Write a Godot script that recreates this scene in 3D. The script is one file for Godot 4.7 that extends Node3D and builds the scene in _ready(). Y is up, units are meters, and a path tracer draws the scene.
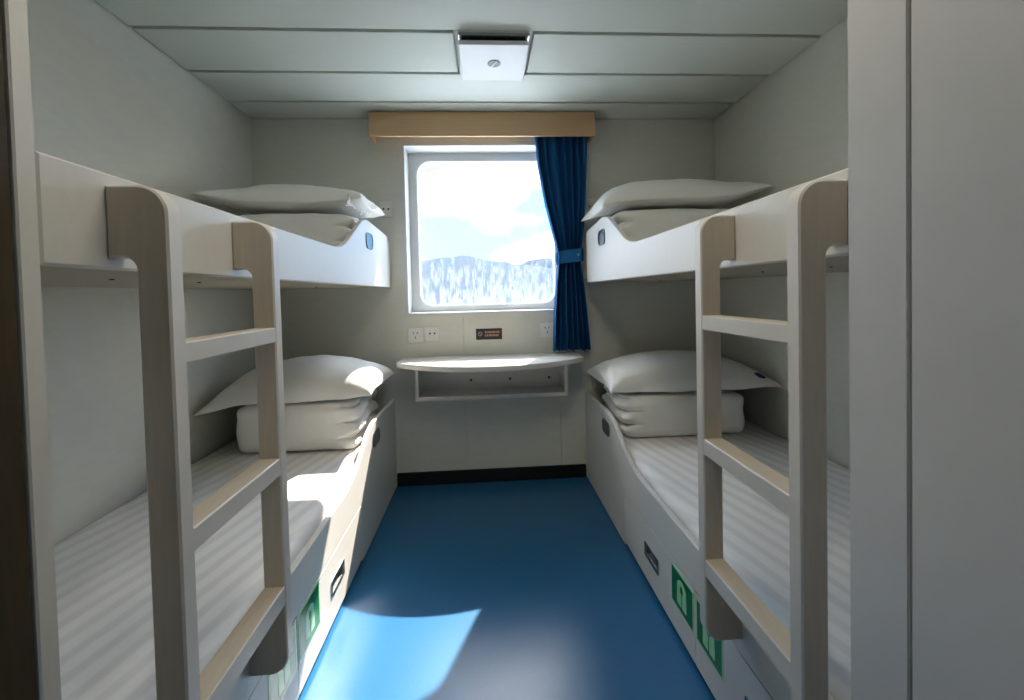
extends Node3D
# Four-berth ship cabin: two double bunks either side of an aisle, window at the far end.
# Room axes: back wall (with the window) at z = 0, camera looks towards -z, floor at y = 0, metres.

const WL := -1.292      # side wall on the sunlit side
const WR := 1.366       # side wall on the curtain side
const CEIL := 2.1
const LAMP := 0.088
const ZEND := 3.3       # wall behind the camera

var M := {}
var taken := {}
var rng := RandomNumberGenerator.new()
var fn := FastNoiseLite.new()

# ------------------------------------------------------------------ helpers
func numbered(called: String) -> String:
	if not taken.has(called):
		taken[called] = 0
		return called
	taken[called] += 1
	return "%s_%03d" % [called, taken[called]]

func thing(called: String, label: String, category: String, at := Vector3.ZERO, group := "") -> Node3D:
	var o := Node3D.new()
	o.name = numbered(called)
	add_child(o)
	o.position = at
	o.set_meta("label", label)
	o.set_meta("category", category)
	if group != "":
		o.set_meta("group", group)
	return o

func struct_root(called: String, label: String, category: String) -> Node3D:
	var o := thing(called, label, category)
	o.set_meta("kind", "structure")
	return o

func new_st() -> SurfaceTool:
	var st := SurfaceTool.new()
	st.begin(Mesh.PRIMITIVE_TRIANGLES)
	return st

# commits a SurfaceTool as one named mesh; parts are given in room axes and shifted to their thing
func obj(called: String, st: SurfaceTool, mat: Material, parent: Node3D) -> MeshInstance3D:
	var o := MeshInstance3D.new()
	o.name = called
	o.mesh = st.commit()
	o.material_override = mat
	o.cast_shadow = GeometryInstance3D.SHADOW_CASTING_SETTING_ON
	parent.add_child(o, true)
	var off := Vector3.ZERO
	var q: Node3D = parent
	while q != self:
		off += q.position
		q = q.get_parent()
	o.position = -off
	return o

func tri(st: SurfaceTool, a: Vector3, b: Vector3, c: Vector3, na: Vector3, nb: Vector3, nc: Vector3) -> void:
	if (c - a).cross(b - a).dot(na + nb + nc) < 0.0:
		var t := b; b = c; c = t
		var tn := nb; nb = nc; nc = tn
	st.set_normal(na); st.add_vertex(a)
	st.set_normal(nb); st.add_vertex(b)
	st.set_normal(nc); st.add_vertex(c)

func quad(st: SurfaceTool, a: Vector3, b: Vector3, c: Vector3, d: Vector3, na: Vector3, nb: Vector3, nc: Vector3, nd: Vector3) -> void:
	tri(st, a, b, c, na, nb, nc)
	tri(st, a, c, d, na, nc, nd)

# a point of an extruded outline: ax is the axis it is extruded along
func pt(ax: String, p: Vector2, t: float) -> Vector3:
	if ax == "x": return Vector3(t, p.y, p.x)
	if ax == "y": return Vector3(p.x, t, p.y)
	return Vector3(p.x, p.y, t)

# extrudes a closed outline from t0 to t1 with chamfers of ch on both caps
func prism(st: SurfaceTool, outline: PackedVector2Array, ax: String, t0: float, t1: float, ch := 0.002, which := 0) -> void:
	# which: 0 all, 1 only the two caps, 2 only the edge all round
	var lo := minf(t0, t1)
	var hi := maxf(t0, t1)
	var poly := outline.duplicate()
	if Geometry2D.is_polygon_clockwise(poly):
		poly.reverse()
	# is_polygon_clockwise depends on y's direction: check the area by hand
	var area := 0.0
	var n := poly.size()
	for i in n:
		area += poly[i].cross(poly[(i + 1) % n])
	if area < 0.0:
		poly.reverse()
	var en := PackedVector2Array()
	for i in n:
		var d := (poly[(i + 1) % n] - poly[i]).normalized()
		en.append(Vector2(d.y, -d.x))
	var inset := PackedVector2Array()
	for i in n:
		var a := en[(i + n - 1) % n]
		var b := en[i]
		var m := (a + b)
		var k := maxf(m.length_squared() * 0.5, 0.35)
		inset.append(poly[i] - m / k * ch)
	var up := pt(ax, Vector2.ZERO, 1.0)
	var capt := Geometry2D.triangulate_polygon(inset)
	for i in range(0, capt.size() if which != 2 else 0, 3):
		tri(st, pt(ax, inset[capt[i]], hi), pt(ax, inset[capt[i + 1]], hi), pt(ax, inset[capt[i + 2]], hi), up, up, up)
		tri(st, pt(ax, inset[capt[i]], lo), pt(ax, inset[capt[i + 1]], lo), pt(ax, inset[capt[i + 2]], lo), -up, -up, -up)
	for i in (n if which != 1 else 0):
		var j := (i + 1) % n
		var e := en[i]
		var ea := en[(i + n - 1) % n]
		var eb := en[j]
		var n1 := e if e.dot(ea) < 0.75 else (e + ea).normalized()
		var n2 := e if e.dot(eb) < 0.75 else (e + eb).normalized()
		var v1 := pt(ax, n1, 0.0)
		var v2 := pt(ax, n2, 0.0)
		quad(st, pt(ax, poly[i], lo + ch), pt(ax, poly[j], lo + ch), pt(ax, poly[j], hi - ch), pt(ax, poly[i], hi - ch), v1, v2, v2, v1)
		if ch > 0.0:
			var c1 := (v1 + up).normalized()
			var c2 := (v2 + up).normalized()
			quad(st, pt(ax, poly[i], hi - ch), pt(ax, poly[j], hi - ch), pt(ax, inset[j], hi), pt(ax, inset[i], hi), c1, c2, c2, c1)
			c1 = (v1 - up).normalized()
			c2 = (v2 - up).normalized()
			quad(st, pt(ax, poly[i], lo + ch), pt(ax, poly[j], lo + ch), pt(ax, inset[j], lo), pt(ax, inset[i], lo), c1, c2, c2, c1)

# box with all edges chamfered
func bx(st: SurfaceTool, a: Vector3, b: Vector3, ch := 0.002) -> void:
	var lo := a.min(b)
	var hi := a.max(b)
	var s := hi - lo
	ch = minf(ch, minf(s.x, minf(s.y, s.z)) * 0.3)
	var p := PackedVector2Array([Vector2(lo.x + ch, lo.z), Vector2(hi.x - ch, lo.z), Vector2(hi.x, lo.z + ch), Vector2(hi.x, hi.z - ch), Vector2(hi.x - ch, hi.z), Vector2(lo.x + ch, hi.z), Vector2(lo.x, hi.z - ch), Vector2(lo.x, lo.z + ch)])
	prism(st, p, "y", lo.y, hi.y, ch)

func box_part(called: String, a: Vector3, b: Vector3, mat: Material, parent: Node3D, ch := 0.002) -> MeshInstance3D:
	var st := new_st()
	bx(st, a, b, ch)
	return obj(called, st, mat, parent)

# outline through corner points, each corner rounded by its radius (z component)
func rounded_outline(pts: Array, seg := 8) -> PackedVector2Array:
	var out := PackedVector2Array()
	var n := pts.size()
	for i in n:
		var p := Vector2(pts[i].x, pts[i].y)
		var r: float = pts[i].z
		if r <= 0.0:
			out.append(p)
			continue
		var pa := Vector2(pts[(i + n - 1) % n].x, pts[(i + n - 1) % n].y)
		var pb := Vector2(pts[(i + 1) % n].x, pts[(i + 1) % n].y)
		var da := (pa - p).normalized()
		var db := (pb - p).normalized()
		var half := acos(clampf(da.dot(db), -1.0, 1.0)) / 2.0
		var d := minf(r / tan(half), minf(pa.distance_to(p), pb.distance_to(p)) * 0.495)
		var rr := d * tan(half)
		var c := p + (da + db).normalized() * (rr / sin(half))
		var a0 := (p + da * d - c).angle()
		var a1 := (p + db * d - c).angle()
		var da2 := wrapf(a1 - a0, -PI, PI)
		for k in seg + 1:
			out.append(c + Vector2.from_angle(a0 + da2 * k / seg) * rr)
	return out

func rect_outline(cx: float, cy: float, hw: float, hh: float, r: float, seg := 8) -> PackedVector2Array:
	return rounded_outline([Vector3(cx - hw, cy - hh, r), Vector3(cx + hw, cy - hh, r), Vector3(cx + hw, cy + hh, r), Vector3(cx - hw, cy + hh, r)], seg)

# flat ring between two outlines with the same number of points, extruded along ax
func ring(st: SurfaceTool, outer: PackedVector2Array, inner: PackedVector2Array, ax: String, t0: float, t1: float) -> void:
	var up := pt(ax, Vector2.ZERO, 1.0)
	var lo := minf(t0, t1)
	var hi := maxf(t0, t1)
	var n := outer.size()
	for i in n:
		var j := (i + 1) % n
		quad(st, pt(ax, outer[i], hi), pt(ax, outer[j], hi), pt(ax, inner[j], hi), pt(ax, inner[i], hi), up, up, up, up)
		quad(st, pt(ax, outer[i], lo), pt(ax, outer[j], lo), pt(ax, inner[j], lo), pt(ax, inner[i], lo), -up, -up, -up, -up)
		for side in 2:
			var o: PackedVector2Array = outer if side == 0 else inner
			var mid := Vector2.ZERO
			for q in o: mid += q
			mid /= n
			var d := (o[j] - o[i]).normalized()
			var e := Vector2(d.y, -d.x)
			if e.dot((o[i] + o[j]) / 2.0 - mid) < 0.0: e = -e
			if side == 1: e = -e
			var v := pt(ax, e, 0.0)
			quad(st, pt(ax, o[i], lo), pt(ax, o[j], lo), pt(ax, o[j], hi), pt(ax, o[i], hi), v, v, v, v)

func disc(st: SurfaceTool, c: Vector3, r: float, ax: String, t: float, seg := 16) -> void:
	var p := PackedVector2Array()
	var c2 := Vector2(c.z, c.y) if ax == "x" else (Vector2(c.x, c.z) if ax == "y" else Vector2(c.x, c.y))
	var c1 := c.x if ax == "x" else (c.y if ax == "y" else c.z)
	for k in seg:
		p.append(c2 + Vector2.from_angle(TAU * k / seg) * r)
	prism(st, p, ax, c1 - t / 2.0, c1 + t / 2.0, t * 0.2)

# soft body: a box with rounded edges, pushed about by disp(position, normal) -> position
func soft_box(st: SurfaceTool, c: Vector3, half: Vector3, r: float, nx: int, ny: int, nz: int, disp: Callable, uv: Callable) -> void:
	var cnt := [nx, ny, nz]
	for f in 6:
		var ax := f / 2
		var sg := -1.0 if f % 2 == 0 else 1.0
		var a1 := (ax + 1) % 3
		var a2 := (ax + 2) % 3
		var pos := []
		var n1: int = cnt[a1]
		var n2: int = cnt[a2]
		for i in n1 + 1:
			var row := []
			for j in n2 + 1:
				var p := Vector3.ZERO
				p[ax] = sg * half[ax]
				p[a1] = spread(i, n1, half[a1], r)
				p[a2] = spread(j, n2, half[a2], r)
				var lim := half - Vector3.ONE * r
				var q := p.clamp(-lim, lim)
				var nn := (p - q).normalized()
				row.append(disp.call(c + q + nn * r, nn))
			pos.append(row)
		for i in n1:
			for j in n2:
				var a: Vector3 = pos[i][j]
				var b: Vector3 = pos[i + 1][j]
				var d: Vector3 = pos[i + 1][j + 1]
				var e: Vector3 = pos[i][j + 1]
				var order := [a, d, b, a, e, d] if sg > 0.0 else [a, b, d, a, d, e]
				for v in order:
					st.set_uv(uv.call(v))
					st.add_vertex(v)
	st.index()
	st.generate_normals()

# grid lines packed into the rounded edges
func spread(i: int, n: int, h: float, r: float) -> float:
	var k := 4
	if n <= 2 * k: return lerpf(-h, h, float(i) / n)
	if i <= k: return -h + r * (1.0 - cos(PI / 2.0 * i / k)) * 1.0 if i < k else -h + r
	if i >= n - k: return h - r * (1.0 - cos(PI / 2.0 * (n - i) / k)) if i > n - k else h - r
	return lerpf(-h + r, h - r, float(i - k) / (n - 2 * k))

func no_uv(p: Vector3) -> Vector2:
	return Vector2(p.x, p.z)

# open grid surface pos[i][j], smooth normals
func sheet(st: SurfaceTool, pos: Array, flip := false) -> void:
	var ni := pos.size()
	var nj: int = pos[0].size()
	var nor := []
	for i in ni:
		var row := []
		for j in nj:
			var du: Vector3 = pos[mini(i + 1, ni - 1)][j] - pos[maxi(i - 1, 0)][j]
			var dv: Vector3 = pos[i][mini(j + 1, nj - 1)] - pos[i][maxi(j - 1, 0)]
			var n := du.cross(dv).normalized()
			row.append(-n if flip else n)
		nor.append(row)
	for i in ni - 1:
		for j in nj - 1:
			quad(st, pos[i][j], pos[i + 1][j], pos[i + 1][j + 1], pos[i][j + 1], nor[i][j], nor[i + 1][j], nor[i + 1][j + 1], nor[i][j + 1])

# ------------------------------------------------------------------ textures and materials
func noise_image(w: int, h: int, freq: Vector2, seed_: int, base: Color, amp: float, oct := 3) -> ImageTexture:
	var nz := FastNoiseLite.new()
	nz.seed = seed_
	nz.noise_type = FastNoiseLite.TYPE_SIMPLEX_SMOOTH
	nz.fractal_octaves = oct
	nz.frequency = 1.0
	var im := Image.create(w, h, false, Image.FORMAT_RGB8)
	for y in h:
		for x in w:
			# wraps on a torus so that the picture repeats without seams
			var a := TAU * x / w
			var b := TAU * y / h
			var v := nz.get_noise_3d(cos(a) * freq.x + 3.0 * cos(b) * freq.y, sin(a) * freq.x, 3.0 * sin(b) * freq.y)
			var k := 1.0 + v * amp
			im.set_pixel(x, y, Color(clampf(base.r * k, 0, 1), clampf(base.g * k, 0, 1), clampf(base.b * k, 0, 1)))
	return ImageTexture.create_from_image(im)

func mat(col: Color, rough: float, spec := 0.5) -> StandardMaterial3D:
	var m := StandardMaterial3D.new()
	m.albedo_color = col
	m.roughness = rough
	m.metallic_specular = spec
	return m

func tex_mat(t: Texture2D, rough: float, scale: Vector3, spec := 0.5) -> StandardMaterial3D:
	var m := mat(Color.WHITE, rough, spec)
	m.albedo_texture = t
	m.uv1_triplanar = true
	m.uv1_world_triplanar = true
	m.uv1_scale = scale
	return m

func make_materials() -> void:
	var grain := noise_image(256, 256, Vector2(5.0, 0.35), 11, Color(0.86, 0.85, 0.825), 0.010)
	M.laminate = tex_mat(grain, 0.42, Vector3(2.5, 2.5, 2.5), 0.45)
	M.ladder = tex_mat(noise_image(256, 256, Vector2(6.0, 0.3), 12, Color(0.80, 0.75, 0.68), 0.03), 0.45, Vector3(3, 1.5, 3), 0.4)
	M.edging = mat(Color(0.85, 0.83, 0.80), 0.4, 0.45)
	M.plywood = mat(Color(0.70, 0.665, 0.58), 0.6, 0.3)
	M.wall = tex_mat(noise_image(128, 128, Vector2(2, 2), 21, Color(0.845, 0.845, 0.805), 0.02), 0.55, Vector3.ONE, 0.4)
	M.ceiling = tex_mat(noise_image(128, 128, Vector2(2, 2), 23, Color(0.80, 0.825, 0.795), 0.008), 0.55, Vector3.ONE, 0.4)
	M.floor = tex_mat(noise_image(256, 256, Vector2(9, 3), 24, Color(0.14, 0.39, 0.57), 0.03, 4), 0.28, Vector3(1.2, 1.2, 1.2), 0.5)
	M.black = mat(Color(0.05, 0.05, 0.055), 0.5)
	M.dark = mat(Color(0.03, 0.03, 0.035), 0.4)
	M.white_metal = mat(Color(0.86, 0.87, 0.87), 0.35)
	M.frame = mat(Color(0.82, 0.83, 0.83), 0.4)
	M.gasket = mat(Color(0.88, 0.89, 0.90), 0.3)
	M.wood = tex_mat(noise_image(256, 256, Vector2(0.4, 5.0), 31, Color(0.80, 0.66, 0.50), 0.05), 0.42, Vector3(1.2, 3, 3), 0.45)
	M.brown = tex_mat(noise_image(256, 256, Vector2(5.0, 0.4), 32, Color(0.27, 0.23, 0.155), 0.16), 0.5, Vector3(2, 1, 2), 0.4)
	M.chrome = mat(Color(0.78, 0.78, 0.78), 0.25)
	M.chrome.metallic = 1.0
	M.plastic = mat(Color(0.88, 0.88, 0.86), 0.35)
	M.wardrobe = tex_mat(noise_image(128, 128, Vector2(3, 0.6), 33, Color(0.82, 0.82, 0.82), 0.015), 0.4, Vector3.ONE, 0.45)
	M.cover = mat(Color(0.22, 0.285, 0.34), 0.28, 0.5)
	M.lock = mat(Color(0.50, 0.52, 0.51), 0.45)
	# curtain cloth
	M.curtain = tex_mat(noise_image(256, 256, Vector2(26, 26), 41, Color(0.14, 0.37, 0.58), 0.10, 2), 0.75, Vector3(6, 6, 6), 0.25)
	M.curtain.backlight_enabled = true
	M.curtain.backlight = Color(0.16, 0.18, 0.20)
	# bedding
	var weave := noise_image(128, 128, Vector2(22, 22), 42, Color(0.945, 0.94, 0.925), 0.02, 2)
	M.linen = tex_mat(weave, 0.85, Vector3(4, 4, 4), 0.25)
	# sheet with woven satin stripes
	var im := Image.create(64, 8, false, Image.FORMAT_RGB8)
	for x in 64:
		var s := smoothstep(0.35, 0.55, x / 64.0) - smoothstep(0.80, 1.0, x / 64.0)
		var c := Color(0.95, 0.945, 0.93).lerp(Color(0.895, 0.89, 0.88), s)
		for y in 8: im.set_pixel(x, y, c)
	M.sheet = mat(Color.WHITE, 0.62, 0.4)
	M.sheet.albedo_texture = ImageTexture.create_from_image(im)
	# lifejacket signs
	M.sign_green = mat(Color(0.0, 0.45, 0.26), 0.35)
	M.sign_pale = mat(Color(0.66, 0.88, 0.66), 0.35)
	M.glass = mat(Color(0.95, 0.97, 1.0), 0.0)
	M.glass.transparency = BaseMaterial3D.TRANSPARENCY_ALPHA
	M.glass.albedo_color.a = 0.05
	M.salt = mat(Color.WHITE, 0.9, 0.2)
	M.salt.transparency = BaseMaterial3D.TRANSPARENCY_ALPHA
	M.salt.albedo_texture = salt_texture()
	M.salt.backlight_enabled = true
	M.salt.backlight = Color(1, 1, 1)
	M.hill = tex_mat(noise_image(256, 256, Vector2(8, 8), 51, Color(0.205, 0.24, 0.268), 0.2, 4), 0.95, Vector3(0.006, 0.006, 0.006), 0.1)
	M.sea = mat(Color(0.25, 0.30, 0.35), 0.3)
	M.mark = mat(Color(0.33, 0.34, 0.55), 0.8, 0.2)
	M.plaque = mat(Color.WHITE, 0.4)
	M.plaque.albedo_texture = plaque_texture()

# dried salt runs and drops on the lower half of the pane
func salt_texture() -> ImageTexture:
	var r := RandomNumberGenerator.new()
	r.seed = 77
	var w := 1024
	var im := Image.create(w, w, false, Image.FORMAT_RGBA8)
	im.fill(Color(0.97, 0.98, 1.0, 0.0))
	for k in 9000:
		var f := sqrt(r.randf())
		var y := w * (0.62 + 0.38 * f)
		var x := r.randf() * w
		var patch := fn.get_noise_2d(x * 0.8, y * 0.4)
		if patch < 0.05 - 0.35 * f - 0.15 * x / w + 0.12: continue
		var ln := int(r.randf_range(4, 46) if r.randf() < 0.6 else r.randf_range(2, 6))
		var wd := 2 + int(r.randf() < 0.3) + int(r.randf() < 0.12)
		var al := r.randf_range(0.03, 0.19)
		for yy in ln:
			for xx in wd:
				var px := int(x) + xx
				var py := int(y) + yy
				if px < w and py < w:
					var o := im.get_pixel(px, py)
					im.set_pixel(px, py, Color(0.97, 0.98, 1.0, maxf(o.a, al)))
	return ImageTexture.create_from_image(im)

# small brown notice: ring symbol and two lines of print
func plaque_texture() -> ImageTexture:
	var r := RandomNumberGenerator.new()
	r.seed = 5
	var im := Image.create(128, 56, false, Image.FORMAT_RGB8)
	im.fill(Color(0.22, 0.15, 0.15))
	im.fill_rect(Rect2i(0, 0, 38, 56), Color(0.19, 0.15, 0.20))
	for y in 56:
		for x in 40:
			var d := Vector2(x - 19.5, y - 26.0).length()
			if (d > 8.0 and d < 11.5) or (d < 8.0 and absf(x - 19.5 - (y - 26.0)) < 1.8):
				im.set_pixel(x, y, Color(0.62, 0.56, 0.64))
	for line in 2:
		var x := 44
		while x < 114:
			var wd := r.randi_range(5, 8)
			var top := 13 if line == 0 else 30
			var col := Color(0.80, 0.62, 0.50)
			for s in 3: im.fill_rect(Rect2i(x, top + s * 4, wd, 2), col)
			im.fill_rect(Rect2i(x + r.randi_range(0, wd - 2), top, 2, 10), col)
			if r.randf() < 0.5: im.fill_rect(Rect2i(x, top, 2, 10), col)
			x += wd + 2
	return ImageTexture.create_from_image(im)

func sky_texture() -> ImageTexture:
	var nz := FastNoiseLite.new()
	nz.seed = 9
	nz.noise_type = FastNoiseLite.TYPE_SIMPLEX_SMOOTH
	nz.fractal_octaves = 5
	nz.frequency = 1.0
	var w := 1024
	var h := 512
	var im := Image.create(w, h, false, Image.FORMAT_RGBF)
	for y in h:
		var el := PI * (0.5 - (y + 0.5) / h)
		for x in w:
			var az := TAU * (x + 0.5) / w
			var d := Vector3(sin(az) * cos(el), sin(el), cos(az) * cos(el))
			var up := maxf(sin(el), 0.0)
			var air := Color(0.047, 0.18, 0.34).lerp(Color(0.06, 0.20, 0.46), pow(up, 0.6))
			var v := nz.get_noise_3d(d.x * 2.6, d.y * 6.5, d.z * 2.6) * 0.5 + 0.5
			var cl := smoothstep(0.42, 0.65, v)
			var c := air.lerp(Color(1.02, 1.0, 0.955), cl * 0.95)
			im.set_pixel(x, y, c)
	return ImageTexture.create_from_image(im)

# ------------------------------------------------------------------ scene
func _ready() -> void:
	rng.seed = 4
	fn.seed = 15
	fn.noise_type = FastNoiseLite.TYPE_SIMPLEX_SMOOTH
	fn.frequency = 0.02

	var cam := Camera3D.new()
	cam.name = "camera"
	add_child(cam)
	cam.near = 0.05
	cam.far = 9000.0
	cam.projection = Camera3D.PROJECTION_FRUSTUM
	cam.size = cam.near * 700.0 / 440.0
	cam.frustum_offset = Vector2(-0.17, 303.62 - 350.0) * cam.near / 440.0
	cam.transform = Transform3D(Basis(Vector3.UP, -0.063094) * Basis(Vector3.RIGHT, -0.024352) * Basis(Vector3.BACK, -0.023913), Vector3(-0.0225, 1.0996, 2.5543))
	cam.current = true

	var env := Environment.new()
	env.tonemap_mode = Environment.TONE_MAPPER_LINEAR
	env.tonemap_exposure = 5.6
	env.background_mode = Environment.BG_SKY
	var sky := Sky.new()
	var pano := PanoramaSkyMaterial.new()
	pano.panorama = sky_texture()
	sky.sky_material = pano
	env.sky = sky
	env.background_energy_multiplier = 3.0
	env.sdfgi_enabled = true
	env.ssao_enabled = true
	env.ssil_enabled = true
	var we := WorldEnvironment.new()
	we.name = "world_environment"
	we.environment = env
	add_child(we)

	var sun := DirectionalLight3D.new()
	sun.name = "sun"
	add_child(sun)
	var ray := Vector3(-0.325, -1.0, 0.864).normalized()
	sun.basis = Basis.looking_at(ray, Vector3.UP)
	sun.light_color = Color(1.0, 0.96, 0.90)
	sun.light_energy = 1.25
	sun.light_angular_distance = 0.6
	sun.shadow_enabled = true

	make_materials()
	build_shell()
	build_outside()
	build_window()
	build_valance()
	build_bunks()
	build_shelf()
	build_curtain()
	build_vent()
	build_bedding()
	build_small()
	build_ceiling_lamp()

func build_shell() -> void:
	# floor
	var fl := struct_root("floor", "glossy blue vinyl floor of the cabin aisle", "floor")
	box_part("vinyl", Vector3(WL - 0.1, -0.1, -0.26), Vector3(WR + 0.1, 0.0, ZEND + 0.1), M.floor, fl, 0.0)
	# side walls
	var wl := struct_root("wall_left", "pale grey-green wall panel behind the sunlit bunks", "wall")
	box_part("panel", Vector3(WL - 0.1, 0, -0.26), Vector3(WL, 2.2, ZEND), M.wall, wl, 0.0)
	var wr := struct_root("wall_right", "pale grey-green wall panel behind the curtain-side bunks", "wall")
	box_part("panel", Vector3(WR, 0, -0.26), Vector3(WR + 0.1, 2.2, ZEND), M.wall, wr, 0.0)
	var wf := struct_root("wall_front", "pale cabin wall opposite the window", "wall")
	box_part("panel", Vector3(WL - 0.1, 0, ZEND), Vector3(WR + 0.1, 2.2, ZEND + 0.1), M.wall, wf, 0.0)
	# back wall: backing round the window hole, then panels with open joints
	var wb := struct_root("wall_back", "grey cabin wall of flat panels around the window", "wall")
	var x0 := -0.461
	var x1 := 0.473
	var y0 := 0.989
	var y1 := 1.955
	var st := new_st()
	bx(st, Vector3(WL, 0, -0.26), Vector3(x0 - 0.002, 2.2, -0.008), 0.0)
	bx(st, Vector3(x1 + 0.002, 0, -0.26), Vector3(WR, 2.2, -0.008), 0.0)
	bx(st, Vector3(x0 - 0.002, 0, -0.26), Vector3(x1 + 0.002, y0 - 0.002, -0.008), 0.0)
	bx(st, Vector3(x0 - 0.002, y1 + 0.002, -0.26), Vector3(x1 + 0.002, 2.2, -0.008), 0.0)
	obj("backing", st, M.wall, wb)
	var g := 0.0012
	var cols := [[WL, -0.146], [-0.146, 0.408], [0.408, WR]]
	for c in cols:
		st = new_st()
		var a: float = c[0] + g
		var b: float = c[1] - g
		if a < x0:
			prism(st, PackedVector2Array([Vector2(a, 0), Vector2(b, 0), Vector2(b, y0), Vector2(x0, y0), Vector2(x0, y1), Vector2(b, y1), Vector2(b, CEIL), Vector2(a, CEIL)]), "z", -0.008, 0.0, 0.0008)
		elif b > x1:
			prism(st, PackedVector2Array([Vector2(a, 0), Vector2(b, 0), Vector2(b, CEIL), Vector2(a, CEIL), Vector2(a, y1), Vector2(x1, y1), Vector2(x1, y0), Vector2(a, y0)]), "z", -0.008, 0.0, 0.0008)
		else:
			bx(st, Vector3(a, 0, -0.008), Vector3(b, y0, 0), 0.0008)
			bx(st, Vector3(a, y1, -0.008), Vector3(b, CEIL, 0), 0.0008)
		obj("panel", st, M.wall, wb)
	# skirting under the window
	var bb := struct_root("baseboard_back", "black skirting strip along the wall under the shelf", "baseboard")
	box_part("strip", Vector3(-0.548, 0.0, 0.0), Vector3(0.553, 0.078, 0.012), M.black, bb, 0.003)
	# ceiling of long panels with dark joints
	var ce := struct_root("ceiling", "white metal ceiling of long panels with dark joints", "ceiling")
	box_part("backing", Vector3(WL - 0.1, CEIL + 0.034, -0.26), Vector3(WR + 0.1, CEIL + 0.1, ZEND + 0.1), M.ceiling, ce, 0.0)
	var seams := [0.0, 0.2214, 0.5251, 0.8432, 1.15, 1.456, 1.762, 2.068, 2.374, 2.68, 2.986, ZEND]
	var gap := 0.010
	for i in seams.size() - 1:
		var za: float = seams[i] + (gap if i > 0 else 0.0)
		var zb: float = seams[i + 1] - gap
		if i == 2:
			box_part("panel", Vector3(WL + 0.007, CEIL, za), Vector3(-0.116, CEIL + 0.018, zb), M.ceiling, ce, 0.0015)
			box_part("panel", Vector3(0.196, CEIL, za), Vector3(WR - 0.007, CEIL + 0.018, zb), M.ceiling, ce, 0.0015)
			box_part("panel", Vector3(-0.107, CEIL, za - 2.0 * gap), Vector3(0.187, CEIL + 0.018, zb + 2.0 * gap), M.ceiling, ce, 0.0)
		else:
			box_part("panel", Vector3(WL + 0.007, CEIL, za), Vector3(WR - 0.007, CEIL + 0.018, zb), M.ceiling, ce, 0.0015)
	# partition at the foot of the sunlit bunks
	var pa := struct_root("wall_partition", "narrow pale partition edge at the foot of the sunlit bunks", "wall")
	box_part("panel", Vector3(WL, 0, 1.992), Vector3(-0.55, CEIL, 2.017), M.laminate, pa, 0.002)
	# brown entrance door standing open against the partition
	var dr := struct_root("door_1", "dark brown wood grain door standing open beside the partition", "door")
	box_part("leaf", Vector3(-0.595, 0.01, 2.019), Vector3(-0.5515, 2.05, 2.75), M.brown, dr, 0.003)
	box_part("handle_plate", Vector3(-0.5515, 0.95, 2.64), Vector3(-0.548, 1.15, 2.68), M.chrome, dr, 0.001)
	var sh := new_st()
	bx(sh, Vector3(-0.548, 1.04, 2.65), Vector3(-0.50, 1.06, 2.67), 0.004)
	bx(sh, Vector3(-0.515, 1.04, 2.54), Vector3(-0.50, 1.06, 2.67), 0.004)
	obj("handle", sh, M.chrome, dr)
	# wardrobe at the foot of the curtain-side bunks
	var wd := thing("wardrobe", "tall pale grey wardrobe at the foot of the curtain-side bunks", "wardrobe", Vector3(0.9, 0, 2.4))
	box_part("carcass", Vector3(0.46, 0, 2.030), Vector3(WR - 0.002, CEIL - 0.002, 2.95), M.wardrobe, wd, 0.002)
	box_part("frame_stile", Vector3(0.44, 0, 2.0215), Vector3(0.46, CEIL - 0.002, 2.1015), M.wardrobe, wd, 0.002)
	box_part("door", Vector3(0.4405, 0.05, 2.1038), Vector3(0.46, CEIL - 0.02, 2.70), M.wardrobe, wd, 0.0015)

func build_outside() -> void:
	var sea := struct_root("sea", "pale hazy sea outside the window", "sea")
	box_part("water", Vector3(-5000, -13, -5000), Vector3(5000, -12, -30), M.sea, sea, 0.0)
	var ridges := [
		{"z": -1500.0, "pts": [[-900, 70], [-600, 90], [-400, 120], [-260, 116], [-226, 113], [-196, 105], [-173, 92], [-129, 108], [-45, 120], [23, 105], [91, 90], [160, 72], [300, 50], [600, 30], [900, 20]], "m": M.hill, "label": "nearer blue-grey wooded hill across the water with two low tops"},
		{"z": -2200.0, "pts": [[-900, 40], [-300, 60], [0, 90], [80, 120], [132, 138], [184, 154], [234, 173], [300, 180], [360, 182], [520, 178], [800, 150], [1200, 120]], "m": M.hill, "label": "far hill across the water with the higher ridge"}]
	for k in 2:
		var R_: Dictionary = ridges[k]
		var o := struct_root("hill", R_.label, "hill")
		o.position = Vector3(0, -12, R_.z)
		var st := new_st()
		var pos := []
		var pts: Array = R_.pts
		for i in 161:
			var x := lerpf(pts[0][0], pts[-1][0], i / 160.0)
			var hgt := 0.0
			for q in pts.size() - 1:
				if x >= pts[q][0] and x <= pts[q + 1][0]:
					hgt = lerpf(pts[q][1], pts[q + 1][1], smoothstep(0.0, 1.0, (x - pts[q][0]) / float(pts[q + 1][0] - pts[q][0])))
			var row := []
			for j in 25:
				var t := j / 24.0
				var prof := sin(PI * t) if t < 0.5 else cos(PI * (t - 0.5))
				var n := fn.get_noise_2d(x * 1.2 + 900.0 * k, t * 160.0) * 16.0 + fn.get_noise_2d(x * 6.0, t * 600.0 + 50.0) * 2.5
				row.append(Vector3(x, -12.5 + (hgt + 5.0) * pow(prof, 0.8) + n * prof * 0.6 * (1.0 - pow(prof, 12.0) * 0.7), R_.z + (lerpf(1130.0 if k == 0 else 320.0, 0.0, t * 2.0) if t < 0.5 else lerpf(0.0, -320.0, t * 2.0 - 1.0))))
			pos.append(row)
		sheet(st, pos)
		obj("slope", st, R_.m, o)

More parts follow.
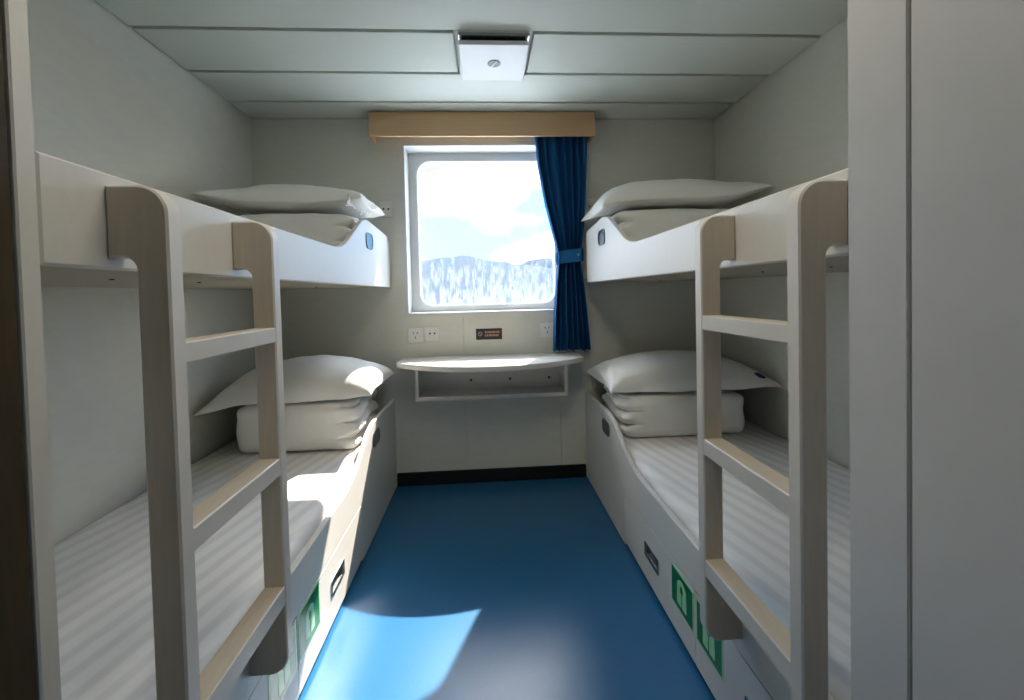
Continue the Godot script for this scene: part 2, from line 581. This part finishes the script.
func build_window() -> void:
	var w := struct_root("window_1", "square cabin window with rounded pane and white frame", "window")
	var cx := 0.006
	var cy := 1.472
	# trim standing proud of the wall
	var st := new_st()
	ring(st, rect_outline(cx, cy, 0.482, 0.497, 0.006, 2), rect_outline(cx, cy, 0.463, 0.479, 0.004, 2), "z", -0.004, 0.010)
	obj("frame_trim", st, M.frame, w)
	# box-shaped reveal
	st = new_st()
	ring(st, rect_outline(cx, cy, 0.467, 0.483, 0.004, 2), rect_outline(cx, cy, 0.461, 0.4755, 0.004, 2), "z", -0.150, 0.006)
	obj("reveal", st, M.white_metal, w)
	# plate with the rounded opening
	st = new_st()
	ring(st, rect_outline(cx, cy, 0.463, 0.478, 0.004, 8), rect_outline(cx - 0.001, 1.466, 0.416, 0.437, 0.085, 8), "z", -0.150, -0.128)
	obj("frame_plate", st, M.frame, w)
	st = new_st()
	ring(st, rect_outline(cx - 0.001, 1.466, 0.418, 0.439, 0.087, 8), rect_outline(cx - 0.001, 1.466, 0.409, 0.430, 0.078, 8), "z", -0.152, -0.123)
	obj("gasket", st, M.gasket, w)
	# steel opening of the hull outside the glass
	st = new_st()
	ring(st, rect_outline(cx, cy, 0.470, 0.486, 0.004, 8), rect_outline(cx - 0.001, 1.466, 0.420, 0.441, 0.089, 8), "z", -0.262, -0.153)
	obj("hull_rim", st, M.white_metal, w)
	# glass and the salt dried on its outside
	st = new_st()
	var p := rect_outline(cx - 0.001, 1.466, 0.412, 0.433, 0.081, 8)
	prism(st, p, "z", -0.146, -0.140, 0.0)
	obj("pane", st, M.glass, w)
	st = new_st()
	var c := Vector3(cx - 0.001, 1.466, -0.1475)
	var n := p.size()
	for i in n:
		for q in [Vector2(c.x, c.y), p[(i + 1) % n], p[i]]:
			st.set_normal(Vector3.BACK)
			st.set_uv(Vector2((q.x - c.x + 0.412) / 0.824, 1.0 - (q.y - c.y + 0.433) / 0.866))
			st.add_vertex(Vector3(q.x, q.y, c.z))
	var so := obj("salt_marks", st, M.salt, w)
	so.set_meta("kind", "stuff")
	so.set_meta("label", "white dried salt drops and runs")

func build_valance() -> void:
	var v := thing("curtain_pelmet", "light wood curtain pelmet box above the window", "pelmet", Vector3(0, 1.96, 0.06))
	box_part("front_board", Vector3(-0.620, 1.962, 0.104), Vector3(0.616, 2.094, 0.12), M.wood, v, 0.002)
	box_part("side_board", Vector3(-0.620, 1.962, 0.001), Vector3(-0.604, 2.094, 0.104), M.wood, v, 0.002)
	box_part("side_board", Vector3(0.600, 1.962, 0.001), Vector3(0.616, 2.094, 0.104), M.wood, v, 0.002)
	box_part("top_board", Vector3(-0.604, 2.08, 0.001), Vector3(0.600, 2.094, 0.104), M.wood, v, 0.002)
	box_part("curtain_rail", Vector3(-0.590, 2.05, 0.052), Vector3(0.590, 2.078, 0.068), M.white_metal, v, 0.002)

# ------------------------------------------------------------------ bunks
func grommet(parent: Node3D, called: String, s: float, x: float, y: float, z: float, hw: float, hh: float, m: Material) -> void:
	var st := new_st()
	ring(st, rect_outline(z, y, hw, hh, hh * 0.75), rect_outline(z, y, hw * 0.86, hh * 0.80, hh * 0.6), "x", x - s * 0.001, x - s * 0.0)
	ring(st, rect_outline(z, y, hw, hh, hh * 0.75), rect_outline(z, y, hw * 0.86, hh * 0.80, hh * 0.6), "x", x, x - s * 0.004)
	var o := obj(called, st, m, parent)
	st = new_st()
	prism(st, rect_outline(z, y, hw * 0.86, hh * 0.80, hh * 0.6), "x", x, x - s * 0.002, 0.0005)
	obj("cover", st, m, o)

func build_lower(s: float, xf: float, xw: float, label: String) -> void:
	var b := thing("lower_bunk", label, "bunk", Vector3(s * (xf + xw) / 2.0, 0, 1.0), "lower bunks")
	var x := s * xf
	var xi := s * (xf + 0.02)
	# front board: tall head end, low side
	var st := new_st()
	var p := rounded_outline([Vector3(0.004, 0.004, 0), Vector3(0.715, 0.004, 0), Vector3(0.715, 0.24, 0), Vector3(1.9915, 0.24, 0), Vector3(1.9915, 0.372, 0), Vector3(0.80, 0.371, 0.55), Vector3(0.545, 0.515, 0.42), Vector3(0.004, 0.508, 0)], 10)
	prism(st, p, "x", x, xi, 0.003)
	obj("front_board", st, M.laminate, b)
	# two drawers
	for d in [[0.718, 1.3505], [1.3535, 1.988]]:
		st = new_st()
		var zc: float = (d[0] + d[1]) / 2.0 - 0.008
		var dm: float = (d[0] + d[1]) / 2.0
		ring(st, rect_outline(dm, 0.12975, (d[1] - d[0]) / 2.0, 0.10775, 0.002, 3), rect_outline(zc, 0.135, 0.060, 0.022, 0.004, 3), "x", x, xi)
		var o := obj("drawer", st, M.laminate, b)
		st = new_st()
		ring(st, rect_outline(zc, 0.135, 0.066, 0.027, 0.006, 3), rect_outline(zc, 0.135, 0.058, 0.020, 0.004, 3), "x", x - s * 0.003, x + s * 0.0005)
		obj("pull_frame", st, M.chrome, o)
		st = new_st()
		ring(st, rect_outline(zc, 0.135, 0.0599, 0.0219, 0.004, 3), rect_outline(zc, 0.135, 0.0575, 0.0195, 0.003, 3), "x", x + s * 0.0005, x + s * 0.028)
		prism(st, rect_outline(zc, 0.135, 0.0599, 0.0219, 0.004, 3), "x", x + s * 0.028, x + s * 0.030, 0.0)
		obj("pull_pan", st, M.lock, o)
	# plinth set back under the drawers, deck, foot panel
	box_part("plinth", Vector3(s * (xf + 0.045), 0.0, 0.72), Vector3(s * (xf + 0.065), 0.235, 1.985), M.laminate, b, 0.0)
	box_part("deck", Vector3(xi, 0.235, 0.004), Vector3(s * (xw - 0.003), 0.25, 1.985), M.laminate, b, 0.0)
	box_part("foot_panel", Vector3(xi, 0.0, 1.965), Vector3(s * (xw - 0.003), 0.235, 1.985), M.laminate, b, 0.0)
	grommet(b, "hand_hole", s, x, 0.432, 0.452, 0.062, 0.034, M.cover)

func build_upper(s: float, xf: float, xw: float, z0: float, label: String) -> void:
	var b := thing("upper_bunk", label, "bunk", Vector3(s * (xf + xw) / 2.0, 1.146, 1.0), "upper bunks")
	var x := s * xf
	var xi := s * (xf + 0.02)
	var st := new_st()
	var p := rounded_outline([Vector3(z0, 1.147, 0.0), Vector3(1.9915, 1.147, 0), Vector3(1.9915, 1.283, 0), Vector3(0.86, 1.281, 0.38), Vector3(0.53, 1.455, 0.28), Vector3(z0, 1.428, 0.012)], 8)
	prism(st, p, "x", x, xi, 0.003)
	obj("front_board", st, M.laminate, b)
	box_part("deck", Vector3(xi, 1.150, 0.004), Vector3(s * (xw - 0.003), 1.172, 1.985), M.plywood, b, 0.001)
	box_part("foot_panel", Vector3(xi, 1.172, 1.97), Vector3(s * (xw - 0.003), 1.28, 1.985), M.laminate, b, 0.001)
	grommet(b, "hand_hole", s, x, 1.356, 0.462, 0.058, 0.037, M.cover)
	for q in [[0.80, 1.295], [0.82, 1.555], [0.82, 0.9], [0.82, 0.4]]:
		st = new_st()
		disc(st, Vector3(s * (q[0] + (0.09 if s > 0 else 0.0)), 1.149, q[1] - (0.13 if s > 0 else 0.0)), 0.0045, "y", 0.003, 8)
		obj("screw", st, M.dark, b)

func build_ladder(s: float, xb: float, xfoot: float, label: String) -> void:
	var l := thing("bunk_ladder", label, "ladder", Vector3(s * 0.49, 0.283, 1.73), "bunk ladders")
	var pts := [
		Vector3(0.467, 1.264, 0.042), Vector3(0.467, 0.284, 0.040), Vector3(xfoot, 0.284, 0.0),
		Vector3(xfoot, 0.385, 0.0), Vector3(0.512, 0.42, 0.0), Vector3(0.512, 1.163, 0.034), Vector3(xb, 1.163, 0.0), Vector3(xb, 1.264, 0.0)]
	for i in pts.size(): pts[i].x *= s
	for zz in [[1.559, 1.590], [1.869, 1.900]]:
		var st := new_st()
		prism(st, rounded_outline(pts, 10), "z", zz[0], zz[1], 0.003, 1)
		var po := obj("post", st, M.ladder, l)
		st = new_st()
		prism(st, rounded_outline(pts, 10), "z", zz[0], zz[1], 0.003, 2)
		obj("edge_band", st, M.edging, po)
	for yy in [[0.438, 0.478], [0.720, 0.757], [1.006, 1.038]]:
		var ro := rect_outline(s * 0.490, 1.7295, 0.022, 0.1415, 0.0, 1)
		var st := new_st()
		prism(st, ro, "y", yy[0], yy[1], 0.002, 1)
		var rg := obj("rung", st, M.ladder, l)
		st = new_st()
		prism(st, ro, "y", yy[0], yy[1], 0.002, 2)
		obj("edge_band", st, M.edging, rg)

func build_bunks() -> void:
	build_lower(-1.0, 0.550, -WL, "off-white lower bunk with drawers, opposite the curtain side")
	build_lower(1.0, 0.556, WR, "off-white lower bunk with drawers, on the curtain side")
	build_upper(-1.0, 0.550, -WL, 0.012, "off-white upper bunk with raised head end, opposite the curtain side")
	build_upper(1.0, 0.549, WR, 0.14, "off-white upper bunk with raised head end, on the curtain side")
	build_ladder(-1.0, 0.5495, 0.5495, "off-white three-rung ladder hooked on the upper bunk opposite the curtain")
	build_ladder(1.0, 0.5485, 0.5555, "off-white three-rung ladder hooked on the upper bunk on the curtain side")

# ------------------------------------------------------------------ fold-free shelf under the window
func build_shelf() -> void:
	var o := thing("window_shelf", "off-white shelf with curved front and open box under the window", "shelf", Vector3(0, 0.52, 0.1))
	var p := PackedVector2Array()
	p.append(Vector2(-0.500, 0.001))
	p.append(Vector2(0.512, 0.001))
	p.append(Vector2(0.508, 0.195))
	for k in range(0, 25):
		var t := k / 24.0
		var x := lerpf(0.506, -0.494, t)
		var u := (x - 0.006) / 0.5
		p.append(Vector2(x, 0.205 + 0.215 * (1.0 - pow(absf(u), 2.2))))
	p.append(Vector2(-0.496, 0.195))
	var st := new_st()
	prism(st, p, "y", 0.716, 0.745, 0.004)
	obj("top", st, M.laminate, o)
	var zf := 0.17
	box_part("side_panel", Vector3(-0.405, 0.528, 0.001), Vector3(-0.387, 0.716, zf), M.laminate, o, 0.0015)
	box_part("side_panel", Vector3(0.408, 0.528, 0.001), Vector3(0.426, 0.716, zf), M.laminate, o, 0.0015)
	box_part("bottom_panel", Vector3(-0.387, 0.528, 0.001), Vector3(0.408, 0.548, zf), M.laminate, o, 0.0015)
	box_part("back_panel", Vector3(-0.387, 0.548, 0.001), Vector3(0.408, 0.716, 0.010), M.laminate, o, 0.001)
	for x in [-0.111, 0.115, 0.344]:
		st = new_st()
		disc(st, Vector3(x, 0.602, 0.0105), 0.007, "z", 0.003, 10)
		obj("screw", st, M.dark, o)

# ------------------------------------------------------------------ curtain
func build_curtain() -> void:
	var o := thing("curtain", "blue pleated curtain gathered with a tieback beside the window", "curtain", Vector3(0.45, 0.79, 0.06))
	# height, left edge, right edge, pleat depth
	var keys := [[2.045, 0.272, 0.588, 0.010], [1.96, 0.284, 0.586, 0.016], [1.80, 0.296, 0.585, 0.019], [1.60, 0.330, 0.573, 0.020], [1.45, 0.366, 0.556, 0.020], [1.345, 0.392, 0.541, 0.021], [1.30, 0.400, 0.537, 0.021], [1.26, 0.398, 0.538, 0.021], [1.15, 0.384, 0.552, 0.024], [1.0, 0.372, 0.566, 0.026], [0.75, 0.360, 0.586, 0.032]]
	var st := new_st()
	for face in 2:
		var pos := []
		for i in 141:
			var u := i / 140.0
			var row := []
			for j in 71:
				var y := lerpf(2.045, 0.762, j / 70.0)
				var l := 0.0
				var r := 0.0
				var a := 0.0
				for q in keys.size() - 1:
					if y <= keys[q][0] and y >= keys[q + 1][0]:
						var t: float = (keys[q][0] - y) / (keys[q][0] - keys[q + 1][0])
						l = lerpf(keys[q][1], keys[q + 1][1], t)
						r = lerpf(keys[q][2], keys[q + 1][2], t)
						a = lerpf(keys[q][3], keys[q + 1][3], t)
				var ph := u * TAU * 6.5 + 0.9 * sin(u * 9.0) + 0.35 * fn.get_noise_2d(u * 160.0, y * 60.0)
				var z := 0.064 + 1.5 * a * sin(ph) + 0.35 * a * sin(ph * 0.53 + 1.3) + 0.006 * fn.get_noise_2d(u * 220.0, y * 120.0)
				if face == 1: z -= 0.0025
				var x := lerpf(l, r, u) + 0.25 * a * cos(ph) * sin(PI * u)
				var yy := y + (0.006 * sin(ph * 0.5 + 0.4) if j == 70 else 0.0)
				row.append(Vector3(x, yy, maxf(z, 0.016)))
			pos.append(row)
		sheet(st, pos, face == 1)
	obj("cloth", st, M.curtain, o)
	# tieback band with a press stud
	st = new_st()
	var outer := []
	for i in 61:
		var a := TAU * i / 60.0
		var row := []
		for j in 7:
			var y := lerpf(1.262, 1.336, j / 6.0)
			var bul := 0.0025 * sin(PI * j / 6.0)
			row.append(Vector3(0.4685 + (0.078 + bul) * sign(cos(a)) * pow(absf(cos(a)), 0.6), y + 0.012 * cos(a), 0.060 + (0.040 + bul) * sign(sin(a)) * pow(absf(sin(a)), 0.6)))
		outer.append(row)
	sheet(st, outer, true)
	obj("tieback", st, M.curtain, o)
	st = new_st()
	disc(st, Vector3(0.512, 1.306, 0.0985), 0.006, "z", 0.006, 12)
	obj("press_stud", st, M.chrome, o)

func build_vent() -> void:
	var o := thing("ceiling_vent", "white ceiling air vent with dark slot and round lock", "vent", Vector3(0.04, 2.05, 0.7))
	box_part("housing", Vector3(-0.085, 2.072, 0.53), Vector3(0.165, CEIL, 0.815), M.dark, o, 0.001)
	box_part("collar", Vector3(-0.098, 2.088, 0.56), Vector3(0.178, 2.0999, 0.842), M.chrome, o, 0.001)
	box_part("plate", Vector3(-0.096, 2.056, 0.552), Vector3(0.176, 2.073, 0.838), M.white_metal, o, 0.002)
	var st := new_st()
	disc(st, Vector3(0.043, 2.0545, 0.70), 0.027, "y", 0.004, 24)
	var lk := obj("lock", st, M.lock, o)
	st = new_st()
	prism(st, PackedVector2Array([Vector2(0.028, 0.678), Vector2(0.034, 0.676), Vector2(0.058, 0.722), Vector2(0.052, 0.724)]), "y", 2.0515, 2.0535, 0.0)
	obj("key_slot", st, M.plastic, lk)

# ------------------------------------------------------------------ bedding
func build_mattress(s: float, xf: float, xw: float, yb: float, yt: float, label: String, cat_group: String) -> void:
	var o := thing("mattress", label, "mattress", Vector3(s * (xf + xw) / 2.0, yb, 1.0), cat_group)
	var st := new_st()
	var c := Vector3(s * (xf + xw) / 2.0, (yb + yt) / 2.0, 0.99)
	var half := Vector3((xw - xf) / 2.0, (yt - yb) / 2.0, 0.975)
	var sd := 40.0 if s > 0 else 0.0
	var disp := func(p: Vector3, n: Vector3) -> Vector3:
		if n.y > 0.3:
			p.y += 0.004 * fn.get_noise_2d(p.x * 160.0 + sd, p.z * 90.0) + 0.0025 * fn.get_noise_2d(p.x * 500.0, p.z * 260.0 + sd)
		return p
	var uvf := func(p: Vector3) -> Vector2:
		return Vector2((s * p.x - 0.22 * p.z) / 0.056, p.z)
	soft_box(st, c, half, 0.035, 40, 10, 90, disp, uvf)
	obj("sheeted_body", st, M.sheet, o)

func build_quilt(s: float, xa: float, xb: float, y0: float, y1: float, z0: float, z1: float, sd: float, label: String) -> void:
	# folded quilt: xa is the end at the aisle, where the folds show; xb the end at the wall
	var o := thing("folded_quilt", label, "quilt", Vector3(s * (xa + xb) / 2.0, y0, (z0 + z1) / 2.0), "folded white quilts")
	var c := Vector3(s * (xa + xb) / 2.0, (y0 + y1) / 2.0, (z0 + z1) / 2.0)
	var half := Vector3((xb - xa) / 2.0, (y1 - y0) / 2.0, (z1 - z0) / 2.0)
	var st := new_st()
	var hh := y1 - y0
	var disp := func(p: Vector3, n: Vector3) -> Vector3:
		var f := (p.y - y0) / hh
		var q := p
		# folds at the aisle end: four soft lobes, the middle ones tucked in
		var ax := absf(p.x)
		var endw := 1.0 - smoothstep(xa, xa + 0.11, ax)
		if endw > 0.0:
			var lobe := absf(sin(PI * (f * 3.0 + 0.25 * sin(p.z * 14.0 + sd) + 0.12)))
			q.x += s * endw * (0.045 * (1.0 - sqrt(lobe)) + (0.03 if sd == 3.0 else 0.014) * fn.get_noise_2d(p.z * 300.0 + sd * 7.0, p.y * 500.0))
			# the front wraps round the folds
			q.z -= endw * 0.03 * signf(n.z) * absf(n.z) * (1.0 - sqrt(lobe)) * 0.8
		var wallw := smoothstep(xb - 0.06, xb, ax)
		q.x -= s * wallw * 0.004 * sin(f * 9.0 + sd)
		q += n * (0.006 * fn.get_noise_3d(p.x * 110.0 + sd * 31.0, p.y * 160.0, p.z * 110.0) + 0.0025 * fn.get_noise_3d(p.x * 400.0, p.y * 400.0 + sd, p.z * 400.0))
		if n.y > 0.2:
			q.y += 0.006 * sin(PI * clampf((ax - xa) / (xb - xa), 0, 1)) * n.y - 0.004
		q.y = maxf(q.y, y0)
		return q
	soft_box(st, c, half, 0.035, 60, 44, 44, disp, no_uv)
	obj("cloth", st, M.linen, o)

# prof: list of [x, base y] across the bunk from the aisle to the wall
func build_pillow(s: float, xa: float, xb: float, z0: float, z1: float, prof: Array, thick: float, low: float, sd: float, label: String, skew := 0.0) -> Node3D:
	var o := thing("pillow", label, "pillow", Vector3(s * (xa + xb) / 2.0, prof[prof.size() / 2][1], (z0 + z1) / 2.0), "white pillows")
	var st := new_st()
	var NU := 56
	var NV := 40
	for face in 2:
		var pos := []
		for i in NU + 1:
			var u := -cos(PI * i / NU)
			var row := []
			for j in NV + 1:
				var v := -cos(PI * j / NV)
				row.append(pillow_point(s, xa, xb, z0, z1, prof, thick, low, sd, skew, u, v, face))
			pos.append(row)
		sheet(st, pos, (face == 0) != (s < 0))
	obj("case", st, M.linen, o)
	return o

func pillow_point(s: float, xa: float, xb: float, z0: float, z1: float, prof: Array, thick: float, low: float, sd: float, skew: float, u: float, v: float, face: int) -> Vector3:
	var cx := (xa + xb) / 2.0
	var cz := (z0 + z1) / 2.0
	var ax := cx + (xb - xa) / 2.0 * u * (1.0 - 0.055 * (1.0 - v * v))
	var z := cz + (z1 - z0) / 2.0 * v * (1.0 - 0.06 * (1.0 - u * u)) + skew * u
	var by := 0.0
	for q in prof.size() - 1:
		if ax >= prof[q][0] - 0.05 and ax <= prof[q + 1][0] + 0.05:
			var t := clampf((ax - prof[q][0]) / (prof[q + 1][0] - prof[q][0]), 0.0, 1.0)
			by = lerpf(prof[q][1], prof[q + 1][1], smoothstep(0.0, 1.0, t) * 0.6 + t * 0.4)
			if ax <= prof[q + 1][0]: break
	var e := pow(maxf(1.0 - u * u, 0.0), 0.34 if u < 0.0 else 0.52) * pow(maxf(1.0 - v * v, 0.0), 0.45)
	var edge := 1.0 - e
	var wr := fn.get_noise_2d(ax * 150.0 + sd * 50.0, z * 150.0) * 0.010 + fn.get_noise_2d(ax * 420.0, z * 420.0 + sd * 20.0) * 0.004 * (0.4 + edge)
	var y := by
	if face == 0:
		y += thick * e + wr * minf(e * 3.0, 1.0)
	else:
		y -= low * e
	y += 0.010 * fn.get_noise_2d(u * 60.0 + sd * 9.0, v * 60.0) * edge * edge
	return Vector3(s * ax, y, z)

func build_bedding() -> void:
	build_mattress(-1.0, 0.575, 1.288, 0.252, 0.412, "white striped sheeted mattress on the lower bunk opposite the curtain", "bunk mattresses")
	build_mattress(1.0, 0.581, 1.362, 0.252, 0.402, "white striped sheeted mattress on the lower bunk on the curtain side", "bunk mattresses")
	build_mattress(-1.0, 0.576, 1.288, 1.174, 1.270, "thin white mattress on the upper bunk opposite the curtain", "bunk mattresses")
	build_mattress(1.0, 0.575, 1.362, 1.174, 1.270, "thin white mattress on the upper bunk on the curtain side", "bunk mattresses")
	build_quilt(-1.0, 0.600, 1.125, 0.417, 0.625, 0.16, 0.580, 1.0, "white quilt folded under the pillow, lower bunk opposite the curtain")
	build_quilt(1.0, 0.615, 1.195, 0.407, 0.598, 0.14, 0.570, 2.0, "white quilt folded under the pillow, lower bunk on the curtain side")
	build_quilt(-1.0, 0.600, 1.120, 1.275, 1.482, 0.14, 0.530, 3.0, "white quilt folded under the pillow, upper bunk opposite the curtain")
	build_quilt(1.0, 0.605, 1.190, 1.275, 1.482, 0.14, 0.520, 4.0, "white quilt folded under the pillow, upper bunk on the curtain side")
	build_pillow(-1.0, 0.530, 1.285, 0.09, 0.590, [[0.53, 0.665], [0.65, 0.648], [0.95, 0.645], [1.10, 0.640], [1.285, 0.600]], 0.165, 0.004, 1.0, "plump white pillow on folded quilt, lower bunk opposite the curtain")
	var lr := build_pillow(1.0, 0.560, 1.358, 0.06, 0.560, [[0.56, 0.618], [0.66, 0.618], [0.95, 0.618], [1.15, 0.622], [1.358, 0.630]], 0.155, 0.004, 2.0, "white pillow with small blue mark, lower bunk on the curtain side", 0.035)
	var ul := build_pillow(-1.0, 0.552, 1.275, 0.10, 0.560, [[0.552, 1.540], [0.62, 1.530], [0.95, 1.530], [1.10, 1.536], [1.275, 1.560]], 0.108, 0.032, 3.0, "white pillow with crumpled open end, upper bunk opposite the curtain")
	build_pillow(1.0, 0.532, 1.355, 0.10, 0.550, [[0.532, 1.490], [0.62, 1.516], [0.75, 1.530], [1.15, 1.535], [1.355, 1.575]], 0.125, 0.030, 4.0, "white pillow with drooping corner, upper bunk on the curtain side")
	# printed mark near the wall end of the pillow
	var st := new_st()
	var pos := []
	for i in 9:
		var row := []
		for j in 9:
			var a := Vector2(i / 4.0 - 1.0, j / 4.0 - 1.0)
			a = Vector2(a.x * sqrt(1.0 - a.y * a.y / 2.0), a.y * sqrt(1.0 - a.x * a.x / 2.0))
			row.append(pillow_point(1.0, 0.560, 1.358, 0.06, 0.560, [[0.56, 0.618], [0.66, 0.618], [0.95, 0.618], [1.15, 0.622], [1.358, 0.630]], 0.155, 0.004, 2.0, 0.035, 0.80 + 0.060 * a.x, 0.875 + 0.060 * a.y, 0) + Vector3(0, 0.0015, 0.0015))
		pos.append(row)
	sheet(st, pos, true)
	var mk := obj("printed_mark", st, M.mark, lr)
	mk.set_meta("label", "small blue printed mark")
	# crumpled open end of the pillow case hanging over the quilt
	st = new_st()
	pos = []
	for i in 41:
		var a := i / 40.0
		var row := []
		for j in 31:
			var b := j / 30.0
			var n1 := fn.get_noise_2d(a * 190.0 + 7.0, b * 130.0)
			var n2 := fn.get_noise_2d(a * 430.0, b * 330.0 + 60.0)
			row.append(Vector3(-0.588 + 0.018 * n1 + 0.010 * n2 - 0.022 * b + 0.03 * (1.0 - b) * sin(a * 6.0), 1.550 - 0.050 * b + 0.012 * n1 * b, 0.20 + 0.385 * a + 0.02 * n2))
		pos.append(row)
	sheet(st, pos, true)
	obj("case_flap", st, M.linen, ul)

# ------------------------------------------------------------------ sockets, notices
func socket(x0: float, x1: float, y0: float, y1: float, kind: int, label: String) -> void:
	var o := thing("wall_socket", label, "socket", Vector3((x0 + x1) / 2.0, y0, 0.0), "wall sockets")
	box_part("plate", Vector3(x0, y0, 0.0005), Vector3(x1, y1, 0.009), M.plastic, o, 0.002)
	var c := Vector3((x0 + x1) / 2.0, (y0 + y1) / 2.0, 0.0092)
	if kind == 0:
		for k in [[-0.011, 0.014, 0.5], [0.011, 0.014, -0.5], [0.0, -0.012, 0.0]]:
			var st := new_st()
			var d := Vector2.from_angle(PI / 2.0 + k[2]) * 0.007
			var e := Vector2(-d.y, d.x).normalized() * 0.0018
			var m := Vector2(c.x + k[0], c.y + k[1])
			prism(st, PackedVector2Array([m - d - e, m + d - e, m + d + e, m - d + e]), "z", 0.0085, 0.0096, 0.0)
			obj("pin_slot", st, M.dark, o)
	else:
		for dx in [-0.0135, 0.0135]:
			var st := new_st()
			disc(st, c + Vector3(dx, 0.003, 0), 0.0055, "z", 0.001, 12)
			obj("pin_hole", st, M.dark, o)

func lifejacket_sign(s: float, xf: float, z0: float, z1: float, y0: float, y1: float, label: String) -> void:
	var o := thing("lifejacket_sign", label, "sign", Vector3(s * xf, y0, (z0 + z1) / 2.0), "green lifejacket signs")
	var x := s * xf
	var cz := (z0 + z1) / 2.0
	var cy := (y0 + y1) / 2.0
	var st := new_st()
	prism(st, rect_outline(cz, cy, (z1 - z0) / 2.0, (y1 - y0) / 2.0, 0.001, 1), "x", x - s * 0.0015, x - s * 0.0002, 0.0)
	obj("plate", st, M.sign_pale, o)
	st = new_st()
	prism(st, rect_outline(cz, cy, (z1 - z0) / 2.0 - 0.006, (y1 - y0) / 2.0 - 0.005, 0.001, 1), "x", x - s * 0.0019, x - s * 0.001, 0.0)
	obj("green_field", st, M.sign_green, o)
	# lifejacket: horseshoe collar round a neck opening, two front panels
	for side in [-1.0, 1.0]:
		st = new_st()
		var p := PackedVector2Array()
		for k in 10:   # outer half of the collar
			var a := PI / 2.0 - PI / 2.0 * k / 9.0
			p.append(Vector2(cz + side * 0.030 * cos(a), cy + 0.016 + 0.026 * sin(a)))
		p.append(Vector2(cz + side * 0.032, cy - 0.036))
		p.append(Vector2(cz + side * 0.029, cy - 0.041))
		p.append(Vector2(cz + side * 0.005, cy - 0.041))
		p.append(Vector2(cz + side * 0.003, cy - 0.036))
		p.append(Vector2(cz + side * 0.003, cy - 0.002))
		for k in 8:    # neck opening
			var a := -PI / 2.0 + PI * 0.98 * k / 7.0
			p.append(Vector2(cz + side * maxf(0.010 * cos(a), 0.0004), cy + 0.013 + 0.013 * sin(a)))
		prism(st, p, "x", x - s * 0.0023, x - s * 0.0012, 0.0)
		obj("jacket_half", st, M.sign_pale, o)

func build_small() -> void:
	socket(-0.463, -0.379, 0.825, 0.913, 0, "white socket with slanted pin slots under the window")
	socket(-0.367, -0.283, 0.832, 0.918, 1, "white socket with two round holes under the window")
	socket(0.297, 0.381, 0.836, 0.922, 0, "white socket half hidden behind the curtain hem")
	socket(-0.600, -0.530, 1.545, 1.633, 1, "white socket beside the window above the upper bunk opposite the curtain")
	socket(0.552, 0.628, 1.548, 1.634, 1, "white socket behind the curtain above the upper bunk")
	var pq := thing("notice_plaque", "small dark brown notice with ring symbol above the shelf", "sign", Vector3(0, 0.83, 0))
	var st := new_st()
	for q in [[-0.075, 0.833, 0, 1], [-0.075, 0.896, 0, 0], [0.075, 0.896, 1, 0], [-0.075, 0.833, 0, 1], [0.075, 0.896, 1, 0], [0.075, 0.833, 1, 1]]:
		st.set_normal(Vector3.BACK)
		st.set_uv(Vector2(q[2], q[3]))
		st.add_vertex(Vector3(q[0], q[1], 0.0032))
	obj("print", st, M.plaque, pq)
	box_part("plate", Vector3(-0.0755, 0.8325, 0.0004), Vector3(0.0755, 0.8965, 0.003), M.dark, pq, 0.0005)
	lifejacket_sign(-1.0, 0.550, 1.193, 1.345, 0.104, 0.236, "green lifejacket sign beside the pull, lower bunk opposite the curtain")
	lifejacket_sign(-1.0, 0.550, 1.360, 1.512, 0.104, 0.230, "green lifejacket sign under the ladder foot, lower bunk opposite the curtain")
	lifejacket_sign(1.0, 0.556, 1.195, 1.345, 0.106, 0.226, "green lifejacket sign beside the pull, lower bunk on the curtain side")
	lifejacket_sign(1.0, 0.556, 1.362, 1.502, 0.106, 0.226, "green lifejacket sign under the ladder foot, lower bunk on the curtain side")

# flush ceiling lamp over the aisle, between the ladders
func build_ceiling_lamp() -> void:
	var cz := 1.72
	var o := thing("ceiling_lamp", "flush oblong ceiling lamp over the aisle between the ladders", "lamp", Vector3(0.04, CEIL, cz))
	var st := new_st()
	ring(st, rect_outline(0.04, cz, 0.17, 0.32, 0.01, 2), rect_outline(0.04, cz, 0.15, 0.30, 0.008, 2), "y", CEIL - 0.018, CEIL - 0.0002)
	obj("rim", st, M.white_metal, o)
	var glow := mat(Color(0.9, 0.9, 0.88), 0.5)
	glow.emission_enabled = true
	glow.emission = Color(1.0, 0.965, 0.89)
	glow.emission_energy_multiplier = 0.5
	box_part("diffuser", Vector3(-0.11, CEIL - 0.012, cz - 0.30), Vector3(0.19, CEIL - 0.002, cz + 0.30), glow, o, 0.001)
	var li := AreaLight3D.new()
	li.name = "lamp_light"
	o.add_child(li)
	li.area_size = Vector2(0.3, 0.6)
	li.position = Vector3(0, -0.016, 0)
	li.rotation = Vector3(-PI / 2.0, 0, 0)
	li.light_color = Color(1.0, 0.965, 0.89)
	li.light_energy = LAMP
	li.area_range = 8.0
	li.shadow_enabled = true
